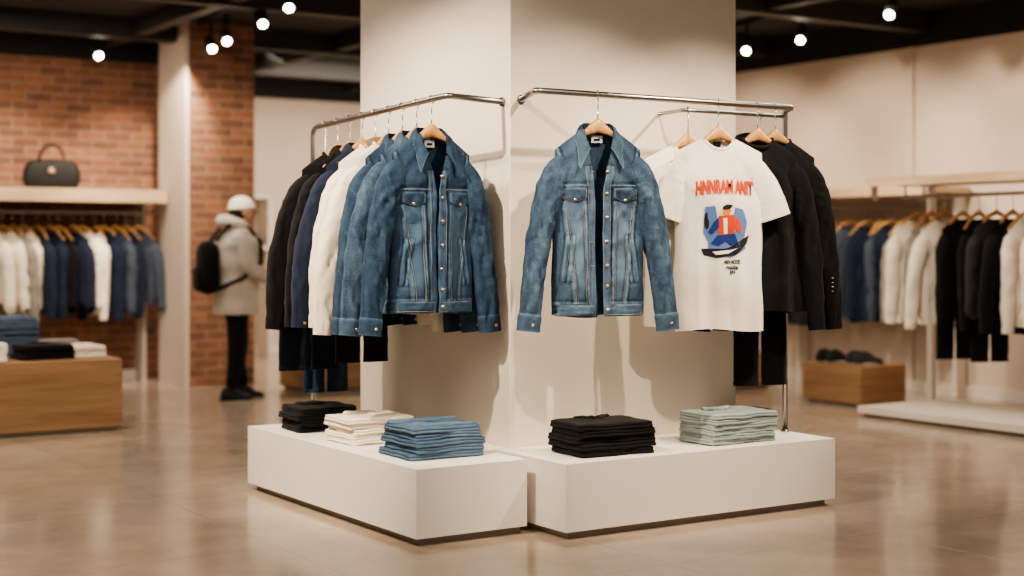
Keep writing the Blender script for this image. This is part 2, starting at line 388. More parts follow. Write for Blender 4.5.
def catmull(P,t):
    n=len(P)-1; k=min(int(t*n),n-1); f=t*n-k
    p0=P[max(k-1,0)];p1=P[k];p2=P[k+1];p3=P[min(k+2,n)]
    return [0.5*((2*b)+(-a+c)*f+(2*a-5*b+4*c-d)*f*f+(-a+3*b-3*c+d)*f**3) for a,b,c,d in zip(p0,p1,p2,p3)]
def sleeve(mb,sgn,pts,mat,seed,res=1.0,wr=1.0,cuff=0.06,cuffmat=None,inner=None,button=None,wash0=0.30,cuffgrow=0.004,rib=False,flat=1.0):
    P=[(sgn*p[0],)+tuple(p[1:]) for p in pts]
    nl=int(84*res); nr=int(30*res)//2*2
    L=0; prev=None
    for i in range(41):
        q=Vector(catmull(P,i/40)[:3]); L+= (q-prev).length if prev is not None else 0; prev=q
    def frame(t):
        c=catmull(P,t); c2=catmull(P,min(1,t+0.01)); c1=catmull(P,max(0,t-0.01))
        T=(Vector(c2[:3])-Vector(c1[:3])).normalized(); A=T.cross(Vector((0,1,0))).normalized(); B=A.cross(T).normalized()
        return Vector(c[:3]),T,A,B,c[3],c[4]
    def g(u,v,grow=0.0,t0=0,t1=1):
        t=lerp(t0,t1,v); C,T,A,B,a,b=frame(t); an=2*math.pi*u
        ca,sa=math.cos(an),math.sin(an)
        ca=math.copysign(abs(ca)**0.85,ca); sa=math.copysign(abs(sa)**0.85,sa)
        mid=smooth(t*3.2)*smooth((1-t)*9)
        q=t*L
        # creases run across the sleeve, tilted: deep on its face, shallow on its outline
        rd=abs(N(q*11+ca*2.0*sgn+seed,ca*1.0+seed,sa*0.8+sgn*3.0))
        w=0.020*(0.22-rd)+0.008*N(q*19+ca*2.5,sa*1.5,seed*2+sgn)+0.0025*N(q*50,ca*4,sa*4+seed)
        ws=wash0-0.07+0.13*N(q*9,ca*2,sa*2+seed)+0.9*max(0,0.09-rd)*mid*2+0.12*math.exp(-((ca*sgn)/0.3)**2)
        w*=wr*mid
        a2=a+w*0.34+grow; b2=b*flat+w*1.25+grow
        p=C+A*ca*a2+B*sa*b2
        return (p.x,p.y,p.z,ws)
    mb.grid(nr,nl,g,mat,True)
    def inn(u,v):
        C,T,A,B,a,b=frame(1.0); an=2*math.pi*u
        k=1-0.06*v; p=C-T*0.05*v+A*math.cos(an)*a*k+B*math.sin(an)*b*k*(1 if v<0.9 else 0.6)
        return (p.x,p.y,p.z,0.2)
    mb.grid(nr,3,inn,inner or mat,True)
    def cap(u,v):
        C,T,A,B,a,b=frame(0.0); an=2*math.pi*u
        p=C+(A*math.cos(an)*a+B*math.sin(an)*b)*(1-v)-T*0.02*v; return (p.x,p.y,p.z,wash0)
    mb.grid(nr,2,cap,mat,True)
    if cuff>0:
        t0=1-cuff/L
        def cf(u,v):
            gr=cuffgrow*(smooth(v/0.08) if v<0.08 else 1)
            if rib: gr+=0.0015*math.sin(u*2*math.pi*30)
            p=g(u,v,gr,t0,1.0); e=min(v,1-v); return (p[0],p[1],p[2],wash0+0.28*(1-smooth(e/0.15)))
        mb.grid(nr*(3 if rib else 1),8,cf,cuffmat or mat,True)
        if button:
            C,T,A,B,a,b=frame(1-cuff*0.5/L)
            p=C+A*a*0.25
            y=C.y-abs(b)-cuffgrow-0.002; x=p.x;z=p.z
            mb.tube([(x,y+0.008,z),(x,y,z),(x,y-0.003,z)],[0.0085,0.0085,0.003],button,12)

def collar(mb,bd,mat,gapl,gapr,zf,nw=0.072,dep=0.045,fall0=0.055,fall1=0.095,wash=0.35,inner=None):
    for sgn,gp in((-1,gapl),(1,gapr)):
        def g(u,v):
            ph=math.pi*u*0.96
            bx=sgn*max(nw*math.sin(ph)**0.8 if u<0.5 else lerp(nw,gp,smooth((u-0.5)*2)),0.0)
            by=dep*math.cos(ph)*(1.0 if u<0.5 else 1.25); bz=lerp(bd.zneck+0.004,zf,smooth((u-0.25)/0.75)**1.2)
            ox,oy=sgn*max(0.15,math.sin(ph)),math.cos(ph)
            l=math.hypot(ox,oy); ox/=l; oy/=l
            fall=lerp(fall0,fall1,smooth((u-0.3)/0.7))
            st=0.032*(1-0.65*smooth((u-0.55)/0.45))
            if v<0.3:
                k=v/0.3; x=bx; y=by; z=bz+st*k
            else:
                k=(v-0.3)/0.7
                out=0.012*math.sin(min(1,k*3)*math.pi/2)+0.028*k
                fx=smooth((u-0.6)/0.4)
                x=bx+ox*out+sgn*fx*k*0.045; y=by+oy*out*(1-0.4*fx)-0.010*fx; z=bz+st+0.004*math.sin(k*math.pi)-fall*k
                if u>0.5:
                    ys=bd.surf(x,min(z,bd.L(x)-0.01))-0.009
                    y=min(y,ys) if z<bd.L(x) else y
            e=min(1-v,1-u)
            return (x,y,z,wash+0.40*(1-smooth(e/0.07))-0.25*(1-smooth((v-0.25)/0.1))+0.1*N(x*30,y*30,z*30))
        mb.grid(34,20,g,mat)

def denim_jacket(name,loc,yaw,mat,seed,gl,gr,spread=(1.0,1.0),res=1.0,zh=-0.99,sl=None):
    mb=MB()
    seams=[]
    for s in(-1,1):
        seams+=[(s*0.03,-0.425,s*0.205,-0.425),(s*0.070,-0.50,s*0.055,zh+0.055),(s*0.168,-0.50,s*0.118,zh+0.055),
                (s*0.190,-0.255,s*0.168,-0.34),(s*0.168,-0.34,s*0.180,-0.46),(s*0.045,zh+0.055,s*0.21,zh+0.055),(s*0.045,zh+0.004,s*0.21,zh+0.004),
                (s*0.150,-0.66,s*0.175,-0.86),(s*0.128,-0.66,s*0.150,-0.86),
                (s*0.04,-0.34,s*0.036,zh)]
    GL=((0,gl),(0.70,gl),(0.86,gl+0.016),(1,0.056)); GR=((0,gr),(0.70,gr),(0.86,gr+0.016),(1,0.056))
    bd=Body(zhem=zh,seed=seed,seams=seams,gapL=GL,gapR=GR,D=0.062,dropf=0.085,crum=1.3)
    bd.build(mb,mat,res,inner=mat)
    for s,g,G in((-1,gl,GL),(1,gr,GR)):
        def pk(u,v,s=s,g=g,G=G):
            z=lerp(-0.335,zh,v); gg=interp(G,max(0,min(1,(z-zh)/(bd.zneck-0.06-zh))))
            return (s*(gg-0.001+0.034*u),z)
        bd.patch(mb,pk,mat,0.006,6,60,0.34)
        def wb(u,v,s=s,g=g): return (s*lerp(g,0.205,u),lerp(zh+0.052,zh-0.002,v))
        bd.patch(mb,wb,mat,0.008,26,6,0.32)
        def pkt(u,v,s=s): return (s*0.120+(u-0.5)*lerp(0.104,0.065,v**2),-0.455-0.125*v)
        bd.patch(mb,pkt,mat,0.0040,14,14,0.38)
        def fl(u,v,s=s):
            k=1-abs(u-0.5)*2; return (s*0.120+(u-0.5)*0.114,-0.433-v*(0.048+0.022*k))
        bd.patch(mb,fl,mat,0.012,20,10,0.16)
        bd.button(mb,s*0.120,-0.490,0.0085,M_btn,0.014)
        th=M_thread
        bd.ribbon(mb,[(s*0.045,-0.421),(s*0.20,-0.421)],0.002,0.004,th)
        for dx in(0,0.009):
            bd.ribbon(mb,[(s*(0.073+dx),-0.51),(s*(0.058+dx),zh+0.057)],0.002,0.0042,th)
            bd.ribbon(mb,[(s*(0.164-dx),-0.51),(s*(0.114-dx),zh+0.057)],0.002,0.0042,th)
        bd.ribbon(mb,[(s*0.068,-0.438),(s*0.068,-0.479),(s*0.120,-0.497),(s*0.172,-0.479),(s*0.172,-0.438)],0.0018,0.0115,th)
        bd.ribbon(mb,[(s*(g+0.032),-0.35),(s*(g+0.032),zh+0.06)],0.002,0.0062,th)
        bd.ribbon(mb,[(s*(g+0.01),zh+0.047),(s*0.198,zh+0.047)],0.002,0.0086,th)
        bd.ribbon(mb,[(s*(g+0.01),zh+0.006),(s*0.198,zh+0.006)],0.002,0.0086,th)
        def wl(u,v,s=s): return (s*(0.138+0.022*u+0.022*v),lerp(-0.67,-0.86,v))
        bd.patch(mb,wl,mat,0.008,5,16,0.42)
    for z in(-0.36,-0.46,-0.57,-0.68,-0.79,-0.885):
        bd.button(mb,gr+0.017,z,0.0095,M_btn,0.009)
        if gl>0.012: bd.ribbon(mb,[(-(gl+0.008),z),(-(gl+0.026),z)],0.004,0.008,M_thread)
    bd.button(mb,gr+0.018,zh+0.026,0.0095,M_btn,0.011)
    collar(mb,bd,mat,0.047,0.047,-0.262,wash=0.22)
    mb.grid(4,3,lambda u,v:(-0.026+0.052*u,0.022,-0.222+0.034*v),M_label)
    mb.grid(4,2,lambda u,v:(-0.014+0.028*u,0.019,-0.212+0.010*v),M_ink)
    if sl is None: sl=((0.140,0,-0.335,0.074,0.040),(0.190,0,-0.385,0.071,0.048),(0.224,-0.006,-0.50,0.064,0.049),(0.252,-0.014,-0.68,0.060,0.046),(0.276,-0.028,-0.87,0.055,0.043),(0.298,-0.040,-1.09,0.049,0.034))
    for s in(-1,1):
        sp=spread[0] if s<0 else spread[1]
        P=[(p[0]*(lerp(1,sp,min(1,i/3))),)+tuple(p[1:]) for i,p in enumerate(sl)]
        sleeve(mb,s,P,mat,seed+s*2.2,res,1.35,0.068,button=M_btn,wash0=0.24,cuffgrow=0.005)
    o=mb.obj(name,loc,yaw); return o

def tee(name,loc,yaw,mat,seed,print_=False,res=1.0,zh=-1.11):
    mb=MB()
    bd=Body(zneck=-0.175,zsh=-0.245,zhem=zh,nw=0.082,W=((0,0.232),(0.5,0.224),(0.82,0.228),(1,0.225)),D=0.055,dropf=0.062,seed=seed,crum=0.36,drape=1.15,dropb=0.006)
    bd.build(mb,mat,res)
    W1=0.225
    def rib(u,v):
        sx=(-1+2*u)*0.082/W1; p=bd.pos(sx,1.0,True)
        dr=(Vector((0,0,-0.16))-Vector((p[0],0,p[2]))).normalized()
        q=Vector((p[0],p[1],p[2]))+dr*(0.017*v-0.002); q.y-=0.004*math.sin(v*math.pi)
        return (q.x,q.y,q.z)
    mb.grid(40,5,rib,mat)
    def nb(u,v):
        sx=(-1+2*u)*0.082/W1; p=bd.pos(sx,1.0,False); return (p[0],p[1]-0.003,p[2]+0.006-0.022*v)
    mb.grid(30,3,nb,mat)
    mb.grid(4,3,lambda u,v:(-0.02+0.04*u,bd.pos(0,0.97,False)[1]-0.008,-0.215+0.026*v),M_ink)
    sl=((0.165,0,-0.320,0.070,0.034),(0.212,0,-0.378,0.076,0.040),(0.250,-0.006,-0.460,0.082,0.042),(0.284,-0.010,-0.565,0.086,0.040))
    for s in(-1,1):
        sleeve(mb,s,sl,mat,seed+s*3,res*0.9,0.6,0.022,cuffgrow=0.0015)
    for s in(-1,1): bd.ribbon(mb,[(s*0.0,zh+0.025),(s*0.205,zh+0.025)],0.002,0.0016,mat)
    if print_:
        def text(body,size,cx,cz,width,m,off,arc=0.0,bold=0.0):
            cu=bpy.data.curves.new('t','FONT'); cu.body=body; cu.size=size; cu.align_x='CENTER'; cu.offset=bold; cu.resolution_u=3
            ob=bpy.data.objects.new('t',cu); bpy.context.scene.collection.objects.link(ob)
            bpy.context.view_layer.update(); me=bpy.data.meshes.new_from_object(ob.evaluated_get(bpy.context.evaluated_depsgraph_get()))
            xs=[v.co.x for v in me.vertices]; sc=width/(max(xs)-min(xs)); mid=(max(xs)+min(xs))/2
            base=len(mb.v); mi=mb.mi(m)
            for v in me.vertices:
                x=cx+(v.co.x-mid)*sc; z=cz+v.co.y-arc*(x-cx)**2
                mb.addv((x,bd.surf(x,z)-off,z))
            for p in me.polygons: mb.f.append(tuple(base+i for i in p.vertices)); mb.m.append(mi)
            bpy.data.objects.remove(ob); bpy.data.meshes.remove(me); bpy.data.curves.remove(cu)
        cx=0.016; K=1.22; Z0=-0.505
        text('HNNRAM ANIT',0.088,cx-0.002,-0.440,0.300,M_red,0.0065,0.5,0.0045)
        def blob(x0,z0,rx,rz,rot,m,off,lump=0.12,sd=1.0):
            ca,sa=math.cos(rot),math.sin(rot)
            def g(u,v):
                an=2*math.pi*u; k=v*K*(1+lump*N(math.cos(an)*1.7+sd,math.sin(an)*1.7,sd*3)*2)
                px,pz=rx*k*math.cos(an),rz*k*math.sin(an); x=cx+x0*K+px*ca-pz*sa; z=Z0+(z0+0.495)*K+px*sa+pz*ca
                return (x,bd.surf(x,z)-off,z)
            mb.grid(24,6,g,m,True)
        def shape(pts,m,off):
            cxm=sum(p[0] for p in pts)/len(pts); czm=sum(p[1] for p in pts)/len(pts); n=len(pts)
            P=[]
            for i in range(n):
                a_,b_=pts[i],pts[(i+1)%n]
                for k in range(4): P.append((lerp(a_[0],b_[0],k/4),lerp(a_[1],b_[1],k/4)))
            n=len(P)
            def g(u,v):
                i=int(round(u*n))%n; x=cx+K*lerp(cxm,P[i][0],v); z=Z0+K*(lerp(czm,P[i][1],v)+0.495); return (x,bd.surf(x,z)-off,z)
            mb.grid(n,5,g,m,True)
        # pale blue backdrop, running figure in red jacket and navy trousers on a dark board
        shape([(-0.085,-0.50),(-0.045,-0.495),(-0.035,-0.54),(-0.03,-0.62),(-0.06,-0.655),(-0.09,-0.60)],M_sky,0.0030)
        shape([(0.035,-0.50),(0.075,-0.51),(0.095,-0.56),(0.085,-0.62),(0.04,-0.60),(0.03,-0.55)],M_sky,0.0031)
        shape([(-0.07,-0.60),(0.02,-0.585),(0.08,-0.62),(0.09,-0.665),(0.02,-0.70),(-0.07,-0.69)],M_sky,0.0033)
        shape([(-0.10,-0.665),(-0.03,-0.672),(0.05,-0.650),(0.105,-0.610),(0.095,-0.645),(0.04,-0.692),(-0.04,-0.702),(-0.09,-0.69)],M_ink,0.0038)
        shape([(-0.055,-0.678),(0.02,-0.670),(0.05,-0.662),(0.01,-0.685),(-0.04,-0.690)],M_tee,0.0043)
        shape([(-0.03,-0.535),(0.03,-0.530),(0.042,-0.570),(0.03,-0.615),(-0.02,-0.622),(-0.04,-0.58)],M_red,0.0048)
        shape([(0.02,-0.535),(0.05,-0.545),(0.072,-0.590),(0.055,-0.603),(0.03,-0.575)],M_red,0.0051)
        shape([(-0.03,-0.540),(-0.05,-0.560),(-0.072,-0.60),(-0.056,-0.610),(-0.028,-0.58)],M_blue,0.0052)
        shape([(-0.035,-0.612),(0.035,-0.605),(0.05,-0.640),(0.02,-0.652),(0.0,-0.636),(-0.03,-0.655),(-0.06,-0.645)],M_blue,0.0055)
        blob(0.002,-0.515,0.016,0.019,0,M_orange,0.0055,0.06,9)
        blob(0.004,-0.500,0.021,0.010,0.2,M_ink,0.0060,0.1,10)
        blob(-0.078,-0.555,0.009,0.034,0.1,M_ink,0.0048,0.2,7)
        shape([(-0.012,-0.545),(0.004,-0.543),(0.006,-0.605),(-0.008,-0.608)],M_tee,0.0056)
        text('ARN HOOD',0.026,cx+0.03,-0.785,0.085,M_ink,0.004,0,0.0012)
        text('nuuta',0.026,cx+0.03,-0.811,0.06,M_ink,0.004,0,0.0012)
        text('EN',0.02,cx+0.03,-0.833,0.024,M_ink,0.004,0,0.001)
    return mb.obj(name,loc,yaw)

def longsleeve(mb,mat,seed,zh=-0.95,res=1.0,style='sweat',w=0.215,cuffz=-1.04,spread=(1.0,1.0),D=0.056):
    bd=Body(zneck=-0.17,zsh=-0.255,zhem=zh,nw=0.08,W=((0,w*0.92),(0.08,w),(0.5,w*1.0),(0.85,w*0.97),(1,w*0.94)),D=D,dropf=0.045,seed=seed,crum=0.9,drape=1.1,
            gapL=((0,0.002),(0.8,0.002),(1,0.045)) if style in('shirt',) else None,gapR=((0,0.002),(0.8,0.002),(1,0.045)) if style in('shirt',) else None)
    bd.build(mb,mat,res)
    sl=((0.140,0,-0.335,0.073,0.040),(0.188,0,-0.385,0.071,0.047),(0.224,-0.005,-0.50,0.064,0.047),(0.252,-0.01,-0.68,0.059,0.044),(0.272,-0.02,-0.86,0.055,0.041),(0.288,-0.03,cuffz,0.040,0.030))
    for s in(-1,1):
        sp=spread[0] if s<0 else spread[1]
        P=[(p[0]*(w/0.215)*(lerp(1,sp,min(1,i/3))),)+tuple(p[1:]) for i,p in enumerate(sl)]
        sleeve(mb,s,P,mat,seed+s*1.7,res,1.15,0.06,rib=(style!='shirt' and res>0.7),wash0=0.3,cuffgrow=0.002,button=M_btn if style=='shirt' and res>0.7 else None)
    if res>0.6:
        if style=='shirt':
            collar(mb,bd,mat,0.035,0.035,-0.225,fall0=0.045,fall1=0.07)
            for z in(-0.3,-0.4,-0.5,-0.6,-0.7,-0.8): bd.button(mb,0.015,z,0.006,M_label,0.004)
        else:
            def g(u,v):
                an=2*math.pi*u; r=0.011; fr=math.sin(an)
                x=0.080*math.cos(an); y=-0.038*fr; z=-0.168-(0.045 if fr>0 else 0.008)*abs(fr)**1.2
                a2=2*math.pi*v; return (x*(1+0.11*math.cos(a2)),y*(1+0.2*math.cos(a2)),z+r*math.sin(a2))
            mb.grid(40,8,g,mat,True)
    if style=='hood' and res>0.6:
        def hd(u,v):
            a=math.pi*u; x=0.11*math.cos(a)*(1-0.35*v); z=-0.165-0.16*v*(0.4+0.6*math.sin(a))+0.035*math.sin(a); y=0.03+0.06*math.sin(a)*math.sin(v*math.pi*0.8+0.4)
            return (x,y,z)
        mb.grid(24,14,hd,mat)
    return bd
def trousers(mb,mat,seed,z0=-0.30,z1=-1.3,hw=0.18,D=0.04,res=1.0):
    def hip(u,v):
        an=2*math.pi*u; z=lerp(z0,z0-0.26,v); w=hw*lerp(0.86,1.0,v); n=0.006*N(math.cos(an)*3,z*9,seed)
        return ((w+n)*math.copysign(abs(math.cos(an))**0.7,math.cos(an)),(D+n)*math.sin(an),z,0.3)
    mb.grid(int(36*res),12,hip,mat,True)
    def wb(u,v):
        an=2*math.pi*u; return ((hw*0.865+0.004)*math.copysign(abs(math.cos(an))**0.7,math.cos(an)),(D+0.004)*math.sin(an),z0+0.002-0.04*v,0.4)
    mb.grid(int(36*res),2,wb,mat,True)
    for s in(-1,1):
        P=[(hw*0.5,0,z0-0.20,hw*0.5,D),(hw*0.52,0,lerp(z0,z1,0.45),hw*0.48,D*0.95),(hw*0.53,0,lerp(z0,z1,0.7),hw*0.47,D*0.85),(hw*0.54,0,z1,hw*0.46,D*0.75)]
        sleeve(mb,s,P,mat,seed+s,res,0.6,0.03,wash0=0.3,cuffgrow=0.002)
def clip_hanger(loc,yaw,drop=0.30,half=0.14):
    mb=MB(); mb.tube([(-half,0,-drop+0.05),(half,0,-drop+0.05)],0.007,M_hang,8)
    r=0.0165; pts=[(0,0,-drop+0.05),(0,0,-0.035)]
    for i in range(15):
        an=math.radians(-70+260*i/14); pts.append((r*math.cos(an),0,r*math.sin(an)))
    mb.tube(pts,0.0027,M_hook,8)
    for s in(-1,1): mb.box(s*half*0.9-0.012,s*half*0.9+0.012,-0.045,0.045,-drop-0.02,-drop+0.055,M_hook)
    return mb.obj('clip_hanger',loc,yaw)

# ------------------------------------------------------------------ left rail garments
def LR(b): return F(RA,b,zl(b))
Y33=TH
denim_jacket('denim_jacket',LR(0.085),Y33-0.05,D1,3.1,0.007,0.006,spread=(1.12,0.98))
hanger(LR(0.085),Y33-0.05)
denim_jacket('denim_jacket',LR(0.225),Y33,D2,8.4,0.012,0.012,res=0.8,spread=(1.25,0.95))
hanger(LR(0.225),Y33)
denim_jacket('denim_jacket',LR(0.365),Y33,D1,14.4,0.012,0.012,res=0.6,spread=(1.15,0.9))
hanger(LR(0.365),Y33)
items=[('cream_hoodie',0.505,M_cream,'hood',-1.0,21,-1.09,(1.30,0.95)),('cream_sweatshirt',0.645,M_cream,'sweat',-0.99,25,-1.06,(1.15,0.95)),
       ('navy_shirt',0.785,M_navy,'shirt',-1.02,33,-1.06,(1.25,0.92)),('black_shirt',0.925,M_blk,'shirt',-0.98,41,-1.06,(1.15,0.92)),('black_sweatshirt',1.065,M_blk,'sweat',-0.98,44,-1.07,(1.3,0.92))]
for nm,b,mt,st,zh,sd,cz,sp in items:
    mb=MB(); longsleeve(mb,mt,sd,zh,0.9,st,0.215,cz,sp); mb.obj(nm,LR(b),Y33); hanger(LR(b),Y33)
def hang_trousers(nm,a,b,mat,seed,z0,z1,hw,yaw,zr=ZR):
    mb=MB(); trousers(mb,mat,seed,z0,z1,hw,0.032); mb.obj(nm,F(a,b,zr),yaw)
M_raw=denim('denim_raw',(0.006,0.010,0.020),(0.022,0.032,0.052))
hang_trousers('navy_trousers',-0.475,1.21,M_raw,3,-0.45,-1.34,0.170,Y33)
clip_hanger(F(RA,1.21,zl(1.21)),Y33,0.40,0.06)
hang_trousers('black_trousers',-0.42,0.715,M_blk,5,-0.40,-1.27,0.145,Y33)
hang_trousers('blue_jeans',-0.34,1.29,D1,6,-0.40,-1.47,0.13,Y33)

# ------------------------------------------------------------------ right rail garments
def RR(a,b=RB,z=ZRR): return F(a,b,z)
denim_jacket('denim_jacket',RR(0.235),math.radians(9),D2,5.7,0.024,0.014,spread=(1.12,1.08),zh=-1.02)
hanger(RR(0.235),math.radians(9),math.radians(70))
tee('graphic_tshirt',RR(0.965),math.radians(12),M_tee,2.5,True)
hanger(RR(0.965),math.radians(12),math.radians(70))
tee('white_tshirt',RR(0.885,RB2,ZRR-0.03),math.radians(14),M_tee,6.5,False,0.8,-1.06)
hanger(RR(0.885,RB2,ZRR-0.03),math.radians(14),math.radians(60))
for a,sd,yw in((1.22,51,14),(1.34,55,16)):
    mb=MB(); bd=longsleeve(mb,M_blk,sd,-1.03,0.9,'hood' if sd==51 else 'sweat',0.23,-1.12,(1.0,1.0))
    if sd==55:
        for k in range(4):
            mb.tube([(0.275,-0.073,-0.86-0.022*k),(0.285,-0.073,-0.862-0.022*k)],0.002,M_label,6)
    mb.obj('black_hoodie',RR(a),math.radians(yw)); hanger(RR(a),math.radians(yw),math.radians(50))
mb=MB(); trousers(mb,M_blk,9,-0.36,-1.38,0.15,0.035); mb.obj('black_trousers',F(1.36,RB2,ZRR-0.03),math.radians(20))
clip_hanger(F(1.36,RB2,ZRR-0.03),math.radians(20),0.34,0.11)

# ------------------------------------------------------------------ folded stacks
def pill(u,half,h,nf):
    r=h/2; q=(u%1.0)*4
    if q<1: return lerp(-(half-r),half-r,q),r,0.0
    if q<2:
        a=math.pi/2-(q-1)*math.pi; return half-r+r*math.cos(a),r*math.sin(a),math.cos(a)
    if q<3: return lerp(half-r,-(half-r),q-2),-r,0.0
    a=-math.pi/2-(q-3)*math.pi; return -(half-r)+r*math.cos(a),r*math.sin(a),-math.cos(a)
def layer(mb,w,d,h,cx,cy,z,yaw,seed,mat,wash=0.3):
    ca,sa=math.cos(yaw),math.sin(yaw); r=h/2
    def g(u,v):
        if v<0.12: a=(1-v/0.12)*math.pi/2; X=-(w/2-r)-r*math.sin(a); e=math.cos(a)
        elif v>0.88: a=(v-0.88)/0.12*math.pi/2; X=(w/2-r)+r*math.sin(a); e=math.cos(a)
        else: X=lerp(-(w/2-r),w/2-r,(v-0.12)/0.76); e=1.0
        Y,Z,ed=pill(u,d/2,h,0)
        xx=X/(w/2); yy=Y/(d/2)
        Y*=1-0.05*abs(xx)**14-0.02*(1-e); X*=1-0.03*abs(yy)**14
        nn=N(xx*1.8+seed,yy*1.4,seed)
        X+=0.007*N(yy*1.6+seed,1.0,seed)*abs(xx)**2; Y+=0.008*N(xx*1.9+seed,seed,2.0)*abs(yy)**2
        hz=Z*max(0.02,e)+0.0050*nn+0.0015*N(X*40+seed,Y*40,seed)
        droop=-0.004*(abs(xx)**4+abs(yy)**6)*0.6
        px,py=X*ca-Y*sa,X*sa+Y*ca
        return (cx+px,cy+py,z+h/2+hz+droop,wash+0.15*nn+0.12*(1-e)+0.22*ed)
    mb.grid(40,46,g,mat,True)
def stack(name,a,b,z0,mat,n,w,d,seed,gh=0.026,yaw=0,top='neck'):
    mb=MB(); z=0.005; rnd=random.Random(seed)
    for i in range(n):
        dw=rnd.uniform(-0.025,0.012); dy=rnd.uniform(-0.02,0.01); ya=rnd.uniform(-0.04,0.04); ox,oy=rnd.uniform(-0.007,0.007),rnd.uniform(-0.007,0.007)
        h1=gh*0.56
        for k in range(2):
            layer(mb,w+dw-0.006*k,d+dy-0.004*k,h1,ox,oy,z,ya,seed+i*0.9,mat,0.20+rnd.uniform(-0.06,0.08))
            z+=h1*0.86
        z+=gh*0.05
    zt=z
    if top=='neck':
        pts=[]
        for i in range(15):
            t=math.pi*i/14; pts.append((0.075*math.cos(t),d*0.30-0.055*math.sin(t),zt+0.003))
        mb.tube(pts,0.006,mat,8)
        layer(mb,0.15,0.07,0.012,0,d*0.34,zt-0.003,0.0,seed+50,mat)
    elif top=='jeans':
        layer(mb,w*0.94,d*0.16,0.013,0.005,d*0.34,zt-0.004,0.05,seed+60,mat,0.4)
        layer(mb,w*0.30,d*0.45,0.006,-w*0.22,-d*0.08,zt-0.002,0.1,seed+61,mat,0.4)
        layer(mb,w*0.75,d*0.10,0.012,0.02,-d*0.30,zt-0.003,-0.12,seed+62,mat,0.4)
    elif top=='collar':
        for s in(-1,1): layer(mb,0.10,0.035,0.014,s*0.05,d*0.22,zt-0.002,s*0.5,seed+70+s,mat)
    mb.obj(name,F(a,b,z0),TH+yaw)
D3=denim('denim_folded_dark',(0.016,0.036,0.070),(0.17,0.26,0.36))
stack('folded_jeans_stack',-0.41,0.02,PH,D3,5,0.38,0.33,2,0.028,0.0,'jeans')
stack('folded_cream_sweater_stack',-0.43,0.62,PH,M_cream,5,0.35,0.30,12,0.024,0.03,'neck')
stack('folded_black_sweater_stack',-0.44,1.17,PH,M_blk,4,0.34,0.28,22,0.030,-0.02,'neck')
stack('folded_black_sweater_stack',0.285,-0.345,PH,M_blk,5,0.43,0.31,32,0.029,-0.05,'collar')
stack('folded_grey_shirt_stack',1.05,-0.36,PH,M_sage,6,0.43,0.28,42,0.024,0.04,'collar')
stack('folded_black_sweater_stack',1.385,-0.125,PH,M_blk,4,0.20,0.20,52,0.028,0.0,'none')

# ------------------------------------------------------------------ background shop fittings
def row(name,P0,P1,cols,zr,yaw,seed,lens=None,wbase=0.205):
    mb=MB(); n=len(cols); rnd=random.Random(seed); P0=Vector(P0);P1=Vector(P1)
    for i,c in enumerate(cols):
        p=P0.lerp(P1,(i+0.5+rnd.uniform(-0.22,0.22))/n); p.z=zr
        mb.T=Matrix.Translation(p)@Matrix.Rotation(yaw+rnd.uniform(-0.35,0.35),4,'Z')
        ln=(lens[i] if lens else -0.95)+rnd.uniform(-0.12,0.08); sp=rnd.uniform(0.68,1.12)
        longsleeve(mb,c,seed+i*3.7,ln,0.34,'sweat',wbase*rnd.uniform(0.85,1.12),max(-1.0,min(-0.8,ln-0.05)),(sp,sp*0.92),0.05)
        mb.tube([(-0.17,0,-0.255),(-0.08,0,-0.165),(0,0,-0.13),(0.08,0,-0.165),(0.17,0,-0.255)],[0.010,0.013,0.02,0.013,0.010],M_hang,6)
        mb.tube([(0,0,-0.12),(0,0,-0.02),(0.012,0,0.0),(0,0,0.016),(-0.012,0,0.004)],0.003,M_hook,6)
    mb.T=Matrix.Identity(4)
    return mb.obj(name)
mb=MB(); mb.box(-5.5,1.0,7.42,8.08,1.70,1.80,M_white); mb.box(-5.5,1.0,7.40,7.42,1.69,1.81,M_shelfw)
for a in(-5.4,-3.3,-1.2,0.93): mb.box(a,a+0.04,7.9,8.08,0,1.70,M_white)
mb.tube([(-5.5,7.72,1.60),(1.0,7.72,1.60)],0.014,M_steel,8)
mb.obj('wall_shelf',(CX,CY,0),TH,False)
vis=[M_char,M_grey,M_cream,M_cream,M_grey,M_cream,M_navy,M_navy,M_blk,M_navy,M_tee,M_tee,M_navy,M_slate,M_navy,M_slate]
cols=[M_char,M_blk,M_grey,M_navy,M_slate,M_cream,M_cream,M_blk,M_char]+vis
row('hanging_garments',F(-1.75,7.72),F(0.88,7.72),cols,1.60,TH-math.radians(58),100,[-0.86]*len(cols))
mb=MB()
def hb(u,v):
    an=2*math.pi*u; k=math.sin(math.pi*min(1,max(0,v)))**0.14 if 0<v<1 else 0
    w=lerp(0.27,0.24,v); c,s=math.cos(an),math.sin(an)
    return (w*k*math.copysign(abs(c)**0.5,c),0.085*k*(1-0.35*v)*math.copysign(abs(s)**0.6,s),0.28*v)
M_leather=plain('black_leather',(0.008,0.007,0.006),0.6,spec=0.3)
mb.grid(32,18,hb,M_leather,True)
for s in(-1,1):
    mb.tube([(0.11*math.cos(t),s*0.05,0.26+0.15*math.sin(t)) for t in [math.pi*i/14 for i in range(15)]],0.011,M_leather,8)
mb.box(-0.03,0.03,-0.088,-0.078,0.15,0.20,M_btn)
mb.obj('handbag',F(0.02,7.72,1.803),TH-0.3)
def oakbox(name,a0,a1,b0,b1,h):
    mb=MB(); mb.box(a0,a1,b0,b1,0.03,h,M_oak); mb.box(a0+0.03,a1-0.03,b0+0.03,b1-0.03,0,0.03,M_kick)
    return mb.obj(name,(CX,CY,0),TH,False,0.006)
oakbox('display_table',-3.6,-0.456,4.29,5.35,0.505)
